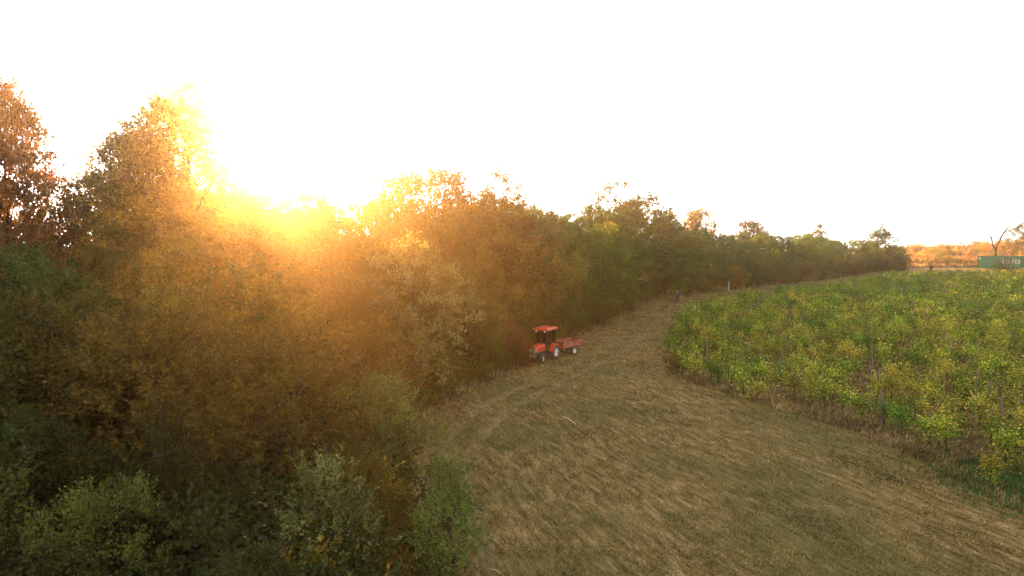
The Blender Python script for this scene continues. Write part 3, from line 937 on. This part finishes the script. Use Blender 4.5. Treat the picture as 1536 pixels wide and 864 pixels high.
# slope: pitch the tractor with the land
nrm = Vector((0, -SLOPE, 1)).normalized()
xh = Vector((math.cos(HEAD), math.sin(HEAD), 0)); xh = (xh - nrm * xh.dot(nrm)).normalized(); yh = nrm.cross(xh)
def slope_rot(h):
    x_ = Vector((math.cos(h), math.sin(h), 0)); x_ = (x_ - nrm * x_.dot(nrm)).normalized(); y_ = nrm.cross(x_)
    return Matrix((x_, y_, nrm)).transposed().to_euler()
T.rotation_euler = slope_rot(HEAD)
WB = .88   # half wheelbase
def wheel(parent, x, y, r, w, rim_r, rimmat):
    side = 1 if y > 0 else -1
    mb = MB()
    prof = [(rim_r, -w * .42), (r * .86, -w * .5), (r * .97, -w * .40), (r, -w * .15), (r, w * .15), (r * .97, w * .40), (r * .86, w * .5), (rim_r, w * .42)]
    mb.lathe(prof, 'Y', (0, 0, 0), 28)
    n = 18
    for k in range(n):
        a = 2 * math.pi * k / n
        for s in (-1, 1):
            aa = a + (.5 * math.pi / n if s > 0 else 0) * 2
            mb.box((math.cos(aa) * r * .995, s * w * .23, math.sin(aa) * r * .995), (.035, w * .5, .045), Euler((0, -aa, 0)).to_quaternion() @ Euler((s * .5, 0, 0)).to_quaternion())
    ty = mb.build('tyre', M_rubber)
    root = empty('wheel', (0, 0, 0)); root.parent = parent; root.location = (x, y, r)
    ty.parent = root
    mb = MB()
    o_ = w * .30 * side
    mb.lathe([(rim_r * 1.0, -w * .40), (rim_r * 1.0, w * .40), (rim_r * .86, w * .40), (rim_r * .86, -w * .40)], 'Y', (0, 0, 0), 28)
    mb.lathe([(rim_r * .9, o_ * .4 - .012), (rim_r * .9, o_ * .4 + .012), (.03, o_ * .75 + .012), (.03, o_ * .75 - .012)], 'Y', (0, 0, 0), 24)
    mb.lathe([(.001, o_ * .6), (.07, o_ * .6), (.065, o_ * 1.1), (.001, o_ * 1.15)], 'Y', (0, 0, 0), 14, closed=False)
    rim = mb.build('rim', rimmat); rim.parent = root
    return root
for s in (-1, 1): wheel(T, WB, s * .50, .33, .20, .19, M_white).rotation_euler = (0, 0, .32)
wheel(T, -WB + .1, .55, .50, .30, .28, M_white); wheel(T, -WB + .1, -.55, .50, .30, .28, M_white)
# chassis and axles
mb = MB()
mb.box((.1, 0, .52), (1.9, .34, .30), bevel=.03).box((-.7, 0, .55), (.5, .46, .42), bevel=.04)
mb.tube([(WB, -.45, .33), (WB, .45, .33)], .05).tube([(-WB + .1, -.5, .5), (-WB + .1, .5, .5)], .08)
mb.box((1.16, 0, .52), (.16, .42, .30), bevel=.03)
mb.build('chassis', M_black, T)
# bonnet: sloping, tapered towards the front
def bonnet_shape(mb):
    secs = [(.18, .31, .74, 1.20), (.6, .31, .74, 1.18), (1.0, .30, .74, 1.10), (1.24, .27, .80, 1.00)]
    rings = []
    for x_, hw, zb_, zt_ in secs:
        rings.append([mb.bm.verts.new(p) for p in [(x_, -hw, zb_), (x_, hw, zb_), (x_, hw, zt_ - .09), (x_, hw * .78, zt_ - .015), (x_, 0, zt_ + .015),
                                                   (x_, -hw * .78, zt_ - .015), (x_, -hw, zt_ - .09)]])
    for a, b in zip(rings, rings[1:]):
        for k in range(7): mb.bm.faces.new((a[k], a[(k + 1) % 7], b[(k + 1) % 7], b[k]))
    mb.bm.faces.new(rings[0][::-1]); mb.bm.faces.new(rings[-1])
mb = MB(); bonnet_shape(mb); mb.build('bonnet', M_red, T)
mb = MB(); mb.box((1.262, 0, .78), (.045, .40, .26), bevel=.012)
for k in range(5): mb.box((1.29, 0, .69 + k * .045), (.012, .36, .014))
mb.build('grille', M_grille, T)
mb = MB(); mb.box((1.262, 0, .945), (.05, .50, .055), bevel=.012); mb.build('bonnet_trim', M_white, T)
for s in (-1, 1):
    mb = MB(); mb.box((1.27, s * .215, .83), (.05, .09, .17), bevel=.02); mb.build('headlight', M_lamp, T)
# front weights / bumper
mb = MB(); mb.box((1.36, 0, .52), (.12, .44, .20), bevel=.02); mb.box((1.25, 0, .50), (.14, .2, .1)); mb.build('bumper', M_grille, T)
# side panels with vents
for s in (-1, 1):
    mb = MB()
    for k in range(6): mb.box((.42 + k * .1, s * .312, .88), (.045, .012, .16))
    mb.build('vent', M_black, T)
# rear fenders: curved over the wheels
for s in (-1, 1):
    mb = MB(); prev = None
    for k in range(11):
        a = R(15 + 150 * k / 10); rr_ = .585
        x_ = -WB + .1 + math.cos(a) * rr_; z_ = .5 + math.sin(a) * rr_
        ring = [mb.bm.verts.new((x_, s * .36, z_)), mb.bm.verts.new((x_, s * .71, z_)), mb.bm.verts.new((x_ + math.cos(a) * -.02, s * .71, z_ - .06 * math.sin(a) - .01)),
                mb.bm.verts.new((x_ + math.cos(a) * -.035, s * .36, z_ - .035))]
        if prev:
            for q in range(4): mb.bm.faces.new((prev[q], prev[(q + 1) % 4], ring[(q + 1) % 4], ring[q]))
        prev = ring
    mb.build('fender', M_red, T)
    mb = MB(); mb.poly([(-.95 + .585 * math.cos(R(a)), s * .36, .5 + .585 * math.sin(R(a)) * .98) for a in range(20, 161, 10)], (0, s * .02, 0))
    # inner fender plate
    mb.build('fender_plate', M_darkred, T)
# floor, steps
mb = MB(); mb.box((-.12, 0, .70), (.62, .80, .04), bevel=.01).box((-.05, .47, .45), (.3, .1, .03)).box((-.05, -.47, .45), (.3, .1, .03))
mb.tube([(-.19, .47, .45), (-.19, .42, .70)], .015).tube([(.09, .47, .45), (.09, .42, .70)], .015)
mb.build('platform', M_black, T)
mb = MB(); mb.box((.12, 0, 1.0), (.16, .42, .46), bevel=.04); mb.build('dashboard', M_black, T)
mb = MB()
ring = [Vector((-.12 + .17 * math.cos(a) * .5, .17 * math.sin(a), 1.32 + .17 * math.cos(a) * .85)) for a in [2 * math.pi * k / 16 for k in range(17)]]
mb.tube(ring, .014, 6, cap=False); mb.tube([(.08, 0, 1.2), (-.12, 0, 1.32)], .02).tube([ring[0], ring[8]], .01).tube([ring[4], ring[12]], .01)
mb.build('steering_wheel', M_black, T)
mb = MB(); mb.box((-.62, 0, .98), (.42, .44, .12), bevel=.04).box((-.84, 0, 1.22), (.10, .44, .46), Euler((0, -.12, 0)), bevel=.04)
mb.build('seat', M_black, T)
# cab frame
mb = MB()
for s in (-1, 1):
    mb.tube([(.24, s * .40, .72), (.20, s * .44, 1.30), (.02, s * .46, 2.08)], .026, 8)
    mb.tube([(-1.0, s * .40, 1.05), (-1.02, s * .46, 1.5), (-.92, s * .46, 2.08)], .032, 8)
    mb.tube([(-.46, s * .43, 1.08), (-.46, s * .46, 2.08)], .018, 6)
    mb.tube([(.02, s * .46, 2.07), (-.92, s * .46, 2.07)], .025, 6)
mb.tube([(.02, -.46, 2.07), (.02, .46, 2.07)], .025, 6).tube([(-.92, -.46, 2.07), (-.92, .46, 2.07)], .025, 6)
mb.build('cab_frame', M_black, T)
mb = MB(); mb.poly([(.225, -.41, 1.22), (.225, .41, 1.22), (.035, .44, 2.04), (.035, -.44, 2.04)], (.006, 0, 0)); mb.build('windscreen', M_glass, T)
mb = MB(); mb.poly([(-1.0, -.42, 1.25), (-1.0, .42, 1.25), (-.93, .44, 2.05), (-.93, -.44, 2.05)], (.006, 0, 0)); mb.build('rear_dark_pane', M_glass, T)  # added pane that darkens the view through the cab
for s in (-1, 1):
    mb = MB(); mb.poly([(-.98, s * .445, 1.25), (-.49, s * .445, 1.25), (-.49, s * .455, 2.05), (-.92, s * .455, 2.05)], (0, s * .006, 0)); mb.build('side_dark_pane', M_glass, T)  # side panes added to make the cab read dark
# roof: shallow cap with a lip
mb = MB()
secs = [(-.60, -.66, 2.07, .60), (-.60, -.66, 2.13, .60), (-.50, -.52, 2.20, .48), (-.2, 0, 2.23, .2)]
def rect(x0, x1, hy, z): return [mb.bm.verts.new(p) for p in [(x0, -hy, z), (x1, -hy, z), (x1, hy, z), (x0, hy, z)]]
lv_ = [rect(-1.10, .30, .58, 2.085), rect(-1.13, .34, .62, 2.12), rect(-1.06, .26, .56, 2.19), rect(-.95, .12, .44, 2.235)]
for a, b in zip(lv_, lv_[1:]):
    for k in range(4): mb.bm.faces.new((a[k], a[(k + 1) % 4], b[(k + 1) % 4], b[k]))
mb.bm.faces.new(lv_[0][::-1]); mb.bm.faces.new(lv_[-1])
mb.build('roof', M_red, T)
for s in (-1, 1):
    mb = MB(); mb.lathe([(.001, 0), (.065, 0), (.075, .05), (.001, .06)], 'X', (.22, s * .33, 2.02), 14, closed=False); mb.build('work_light', M_lamp, T)
mb = MB(); mb.tube([(.55, .22, 1.15), (.55, .22, 1.62), (.50, .22, 1.68)], [.03, .03, .025], 8); mb.build('exhaust', M_black, T)
for s in (-1, 1):
    mb = MB(); mb.tube([(.16, s * .46, 1.5), (.22, s * .66, 1.52)], .01, 6).box((.23, s * .68, 1.50), (.03, .10, .18), bevel=.01); mb.build('mirror', M_black, T)

# ------------------------------------------------------------------ trailer
tw = Vector(P(861, 532))
HT = math.atan2(-0.66, -0.75)
cx = tw.x + math.sin(HT) * .52; cyy = tw.y - math.cos(HT) * .52
TR = empty('trailer', (cx, cyy, float(gz(cx, cyy))), 0); TR.rotation_euler = slope_rot(HT)
tag(TR, 'small rusty red box trailer hitched behind the tractor', 'trailer')
wheel(TR, 0, .52, .30, .17, .17, M_white); wheel(TR, 0, -.52, .30, .17, .17, M_white)
mb = MB(); mb.box((.12, 0, .56), (1.9, 1.0, .05)); mb.box((.12, .3, .50), (1.9, .06, .08)).box((.12, -.3, .50), (1.9, .06, .08))
mb.build('bed', M_black, TR)
def side_panel(mb, x0, x1, y, z0, z1, ax):
    L_ = x1 - x0; n = max(2, int(L_ / .38))
    if ax == 'x':
        mb.box(((x0 + x1) / 2, y, (z0 + z1) / 2), (L_, .03, z1 - z0))
        for z in (z0 + .03, z1 - .03): mb.box(((x0 + x1) / 2, y, z), (L_ + .01, .06, .05))
        for k in range(n + 1): mb.box((x0 + .02 + (L_ - .04) * k / n, y, (z0 + z1) / 2), (.04, .055, z1 - z0 - .012))
    else:
        mb.box((y, (x0 + x1) / 2, (z0 + z1) / 2), (.03, L_, z1 - z0))
        for z in (z0 + .03, z1 - .03): mb.box((y, (x0 + x1) / 2, z), (.06, L_ + .01, .05))
        for k in range(n + 1): mb.box((y, x0 + .02 + (L_ - .04) * k / n, (z0 + z1) / 2), (.055, .04, z1 - z0 - .012))
for s in (-1, 1):
    mb = MB(); side_panel(mb, -.82, 1.06, s * .52, .59, 1.03, 'x'); mb.build('side_board', M_darkred, TR)
for x_ in (-.86, 1.10):
    mb = MB(); side_panel(mb, -.55, .55, x_, .59, 1.03, 'y'); mb.build('end_board', M_darkred, TR)
mb = MB(); mb.tube([(0, -.48, .30), (0, .48, .30)], .035); mb.box((0, .3, .40), (.2, .05, .18)).box((0, -.3, .40), (.2, .05, .18)); mb.build('axle', M_black, TR)
mb = MB(); mb.tube([(1.1, .3, .5), (1.9, 0, .46)], .03).tube([(1.1, -.3, .5), (1.9, 0, .46)], .03); mb.build('drawbar', M_darkred, TR)

# ------------------------------------------------------------------ people
def skin_mesh(name, pts, edges, rads, mat, parent, sub=2, root=0):
    me = bpy.data.meshes.new(name); me.from_pydata([Vector(p) for p in pts], edges, [])
    o = ob(name, me, parent)
    m = o.modifiers.new('skin', 'SKIN'); m.use_smooth_shade = True
    sk = me.skin_vertices[0].data if me.skin_vertices else None
    if sk is None:
        bpy.context.view_layer.objects.active = o
    for i, r in enumerate(rads):
        me.skin_vertices[0].data[i].radius = (r, r) if not hasattr(r, '__len__') else r
        me.skin_vertices[0].data[i].use_root = (i == root)
    s = o.modifiers.new('sub', 'SUBSURF'); s.levels = sub; s.render_levels = sub
    me.materials.append(mat)
    return o
def person(name, x, y, rz, label, top, legs, shoe, hair, scale=1.0, stride=.22, arm_up=False):
    T_ = empty(name, (x, y, float(gz(x, y))), rz, (scale,) * 3)
    tag(T_, label, 'person')
    s = stride
    J = {'pelvis': (0, 0, .95), 'waist': (.01, 0, 1.10), 'chest': (.04, 0, 1.32), 'neckb': (.05, 0, 1.47), 'neck': (.07, 0, 1.53), 'head': (.09, 0, 1.63), 'crown': (.09, 0, 1.72),
         'hl': (0, .10, .90), 'kl': (s * .75, .11, .50), 'al': (s, .11, .09), 'tl': (s + .17, .12, .04),
         'hr': (0, -.10, .90), 'kr': (-s * .25, -.11, .49), 'ar': (-s, -.11, .11), 'tr': (-s + .16, -.12, .04),
         'sl': (.04, .19, 1.42), 'el': (-.04, .27, 1.14), 'wl': (.12, .27, .92), 'fl': (.18, .26, .85),
         'sr': (.04, -.19, 1.42), 'er': (.08, -.28, 1.15), 'wr': (.28, -.27, 1.0), 'fr': (.34, -.26, .95)}
    if arm_up:
        J['er'] = (.12, -.32, 1.30); J['wr'] = (.26, -.38, 1.52); J['fr'] = (.30, -.39, 1.60)
    rad = {'pelvis': .13, 'waist': .12, 'chest': (.15, .11), 'neckb': .07, 'neck': .055, 'head': (.088, .10), 'crown': .05,
           'hl': .088, 'kl': .058, 'al': .042, 'tl': .03, 'hr': .088, 'kr': .058, 'ar': .042, 'tr': .03,
           'sl': .055, 'el': .042, 'wl': .028, 'fl': .026, 'sr': .055, 'er': .042, 'wr': .028, 'fr': .026}
    E = [('pelvis', 'waist'), ('waist', 'chest'), ('chest', 'neckb'), ('neckb', 'neck'), ('neck', 'head'), ('head', 'crown'),
         ('pelvis', 'hl'), ('hl', 'kl'), ('kl', 'al'), ('al', 'tl'), ('pelvis', 'hr'), ('hr', 'kr'), ('kr', 'ar'), ('ar', 'tr'),
         ('chest', 'sl'), ('sl', 'el'), ('el', 'wl'), ('wl', 'fl'), ('chest', 'sr'), ('sr', 'er'), ('er', 'wr'), ('wr', 'fr')]
    def sub_(keys, grow, nm, mat):
        ks = [k for k in keys]; ed = [(ks.index(a), ks.index(b)) for a, b in E if a in ks and b in ks]
        rr2 = []
        for k in ks:
            r = rad[k]; rr2.append(tuple(q + grow for q in r) if hasattr(r, '__len__') else r + grow)
        return skin_mesh(nm, [J[k] for k in ks], ed, rr2, mat, T_)
    sub_(list(J), 0, 'body', M_skin)
    sub_(['waist', 'chest', 'neckb', 'sl', 'el', 'wl', 'sr', 'er', 'wr', 'pelvis'], .022, 'jacket', top)
    sub_(['pelvis', 'hl', 'kl', 'al', 'hr', 'kr', 'ar'], .020, 'trousers', legs)
    for k in ('l', 'r'):
        a, t = Vector(J['a' + k]), Vector(J['t' + k])
        mb = MB(); mb.box((a + t) / 2 + Vector((0, 0, -.01)), (.27, .10, .09), bevel=.03); mb.build('shoe', shoe, T_)
    mb = MB(); mb.lathe([(.001, 1.775), (.06, 1.765), (.105, 1.72), (.115, 1.66), (.10, 1.655), (.001, 1.70)], 'Z', (.075, 0, 0), 16, closed=False)
    mb.box((.19, 0, 1.672), (.09, .13, .015), bevel=.005) ; mb.build('cap', hair, T_, smooth=True)
    return T_
x, y = P(1016, 457)
person('person', x, y, R(-95), 'person in a dark top, maroon trousers and white shoes walking on the mown track', M_cloth, M_maroon, M_white, M_cap, .93, arm_up=True)
x, y = at_px(1396, 127)
person('person', x, y, R(-90), 'person in black standing beyond the far edge of the vines', M_blackc, M_blackc, M_blackc, M_blackc, .95)

# ------------------------------------------------------------------ containers
def container(loc, rz, L=12.2, label=''):
    Wd, H = 2.44, 2.6
    T_ = empty('container', loc, rz); tag(T_, label, 'container', None)
    z0 = .12
    # corrugated long walls
    for s in (-1, 1):
        mb = MB(); n = int(L / .28); prev = None
        for k in range(n * 4 + 1):
            u = k / (n * 4); x_ = -L / 2 + .12 + (L - .24) * u
            dy = (0, 0, .04, .04)[k % 4]
            ring = [mb.bm.verts.new((x_, s * (Wd / 2 - .02 - dy), z0 + .14)), mb.bm.verts.new((x_, s * (Wd / 2 - .02 - dy), H - .10))]
            if prev: mb.bm.faces.new((prev[0], ring[0], ring[1], prev[1]))
            prev = ring
        mb.build('side_wall', M_green, T_)
    mb = MB(); mb.box((0, 0, H - .06), (L - .22, Wd - .06, .05)); mb.build('roof', M_greend, T_)
    mb = MB()
    for s in (-1, 1):
        mb.box((0, s * (Wd / 2 - .05), z0 + .07), (L - .3, .1, .15)); mb.box((0, s * (Wd / 2 - .04), H - .05), (L - .3, .08, .12))
        for e in (-1, 1): mb.box((e * (L / 2 - .07), s * (Wd / 2 - .07), (H + z0) / 2), (.15, .15, H - z0 + .01))
        mb.box((s * (L / 2 - .06), 0, H - .07), (.1, Wd - .3, .12)); mb.box((s * (L / 2 - .06), 0, z0 + .07), (.1, Wd - .3, .15))
    mb.box((-L / 2 + 3.0, -Wd / 2 + .02, (H + z0) / 2), (.12, .06, H - z0 - .3))
    mb.build('frame', M_greend, T_)
    for s in (-1, 1):
        mb = MB(); mb.box((-L / 2 + .04, s * .57, (H + z0) / 2), (.05, 1.1, H - z0 - .35), bevel=.01)
        for q in (-.25, .25): mb.tube([(-L / 2 - .01, s * .57 + q, z0 + .2), (-L / 2 - .01, s * .57 + q, H - .2)], .02, 6)
        mb.build('door', M_green, T_)
    mb = MB(); mb.box((L / 2 - .04, 0, (H + z0) / 2), (.04, Wd - .3, H - z0 - .3)); mb.build('end_wall', M_green, T_)
    return T_
def marks(T_, specs, Wd=2.44):
    """white letter-like strokes painted on the side wall"""
    for (x0, z0, w, h, strokes) in specs:
        mb = MB()
        for (a, b, c, d) in strokes:
            mb.box((x0 + w * (a + c) / 2, -Wd / 2 - .006, z0 + h * (b + d) / 2), (w * abs(c - a) + .02, .008, h * abs(d - b) + .02))
        mb.build('painted_marking', M_white, T_)
LET = [(0, 0, .12, 1), (0, .8, .35, 1), (0, .4, .3, .6), (.42, 0, .52, 1), (.42, 0, .7, .15), (.42, .8, .7, 1), (.78, 0, .88, 1), (.78, .45, 1, .6), (.92, 0, 1, 1)]
cA = Vector(at_px(1466, 143.0)); cB = Vector(at_px(1532, 135.2))
d_ = (cB - cA); Lc = d_.length
c_ = (cA + cB) / 2
# the seen face is the one facing the camera (local -Y)
rz = math.atan2(d_.y, d_.x)
nx, ny = -math.sin(rz), math.cos(rz)
cc_ = c_ + Vector((nx, ny)) * 1.22
T1 = container((cc_.x, cc_.y, float(gz(cc_.x, cc_.y)) - .05), rz, Lc, 'green shipping container with two white painted markings at the far edge of the vineyard')
marks(T1, [(Lc * .08, 1.1, 1.3, .85, LET), (Lc * .29, 1.1, 1.5, .8, LET), (-Lc / 2 + .25, 1.95, .3, .4, [(0, 0, 1, 1)])])
c2 = cB + d_.normalized() * 6.6 + Vector((nx, ny)) * 1.25
T2 = container((c2.x, c2.y, float(gz(c2.x, c2.y)) - .05), rz, 12.2, 'green shipping container cut off by the right picture edge')
marks(T2, [(-5.5, 1.2, .9, .8, LET)])
for i, (px, hh) in enumerate([(1497, 2.0), (1511, 2.4)]):
    x, y = at_px(px, 131); random.seed(60 + i)
    make_tree('container_shrub', 'shrub', x, y, hh, (.014, .02, .008), ['dark bush in front of the container, the left one of two', 'dark bush in front of the container, between its two white markings'][i], cat='shrub', wid=.75)

# ------------------------------------------------------------------ small things
def lying(name, a, b, r, mat, label, cat):
    mb = MB(); a = Vector(a); b = Vector(b)
    c = (a + b) / 2
    pts_ = [a - c, (a - c) * .3 + Vector((0, .01, .02)), b - c]
    mb.tube(pts_, [r, r * .9, r * .6], 7)
    o = mb.build(name, mat); o.location = c; tag(o, label, cat); return o
a = P(846, 627); b = P(864, 638)
lying('branch', (*a, gz(*a) + .06), (*b, gz(*b) + .05), .035, M_wood, 'pale broken branch lying on the mown grass', 'branch')
a = P(738, 856); b = P(752, 863)
lying('branch', (*a, gz(*a) + .04), (*b, gz(*b) + .04), .015, M_wood, 'thin pale stick at the bottom of the picture near the thicket', 'stick')
# broken pale post and heap of prunings at the vineyard corner
x, y = P(1042, 475)
mb = MB(); mb.box((0, 0, .55), (.14, .12, 1.3), Euler((.05, -.06, .3)), bevel=.01); o = mb.build('wooden_post', M_wood); o.location = (x, y, gz(x, y)); tag(o, 'short pale wooden post at the corner of the vineyard by the brush heap', 'post')
a = P(1034, 474); b = P(1040, 478)
lying('plank', (a[0] - .5, a[1] + .4, gz(*a) + .12), (b[0] + .2, b[1], gz(*b) + .06), .06, M_wood, 'pale piece of wood lying beside the short wooden post', 'plank')
x, y = P(1036, 470)
mb = MB(); rnd = random.Random(9)
for k in range(130):
    c = Vector((rnd.gauss(0, .6), rnd.gauss(0, .45), abs(rnd.gauss(.15, .22))))
    d = Vector((rnd.uniform(-1, 1), rnd.uniform(-1, 1), rnd.uniform(-.15, .45))).normalized() * rnd.uniform(.3, .8)
    c.z += .05; mb.tube([c - d * .5, c + Vector((rnd.uniform(-.06, .06), rnd.uniform(-.06, .06), .05)), c + d * .5], [.018, .014, .006], 4)
o = mb.build('brush_heap', plain('dead_twigs', (.14, .075, .05), .95, var=.4, spec=.1)); o.location = (x, y, gz(x, y)); tag(o, 'heap of brown cut branches at the corner of the vineyard', 'brush heap')
x, y = P(1093, 437)
mb = MB(); mb.box((0, 0, .6), (.16, .16, 1.5), bevel=.01); o = mb.build('stake', M_cap); o.location = (x, y, gz(x, y)); tag(o, 'short pale grey stake at the back edge of the vineyard against the dark wood', 'stake')

# ------------------------------------------------------------------ haze: one closed box of thin evening mist
HZ = 0.0006
me_v = []
x0, x1, y0, y1, z0, z1 = -455, 455, -65, 625, -3.8, 27.0
mb = MB(); mb.box(((x0 + x1) / 2, (y0 + y1) / 2, (z0 + z1) / 2), (x1 - x0, y1 - y0, z1 - z0))
hm, t_, N_, L_ = new_mat('haze')
_o = node(t_, 'ShaderNodeOutputMaterial'); _p = node(t_, 'ShaderNodeVolumePrincipled')
_p.inputs['Color'].default_value = (1.0, 0.86, 0.64, 1); _p.inputs['Density'].default_value = HZ; _p.inputs['Anisotropy'].default_value = 0.93
L_.new(_p.outputs[0], _o.inputs['Volume'])
o = mb.build('haze', hm); tag(o, 'thin warm evening haze over the field', 'haze', kind='stuff')
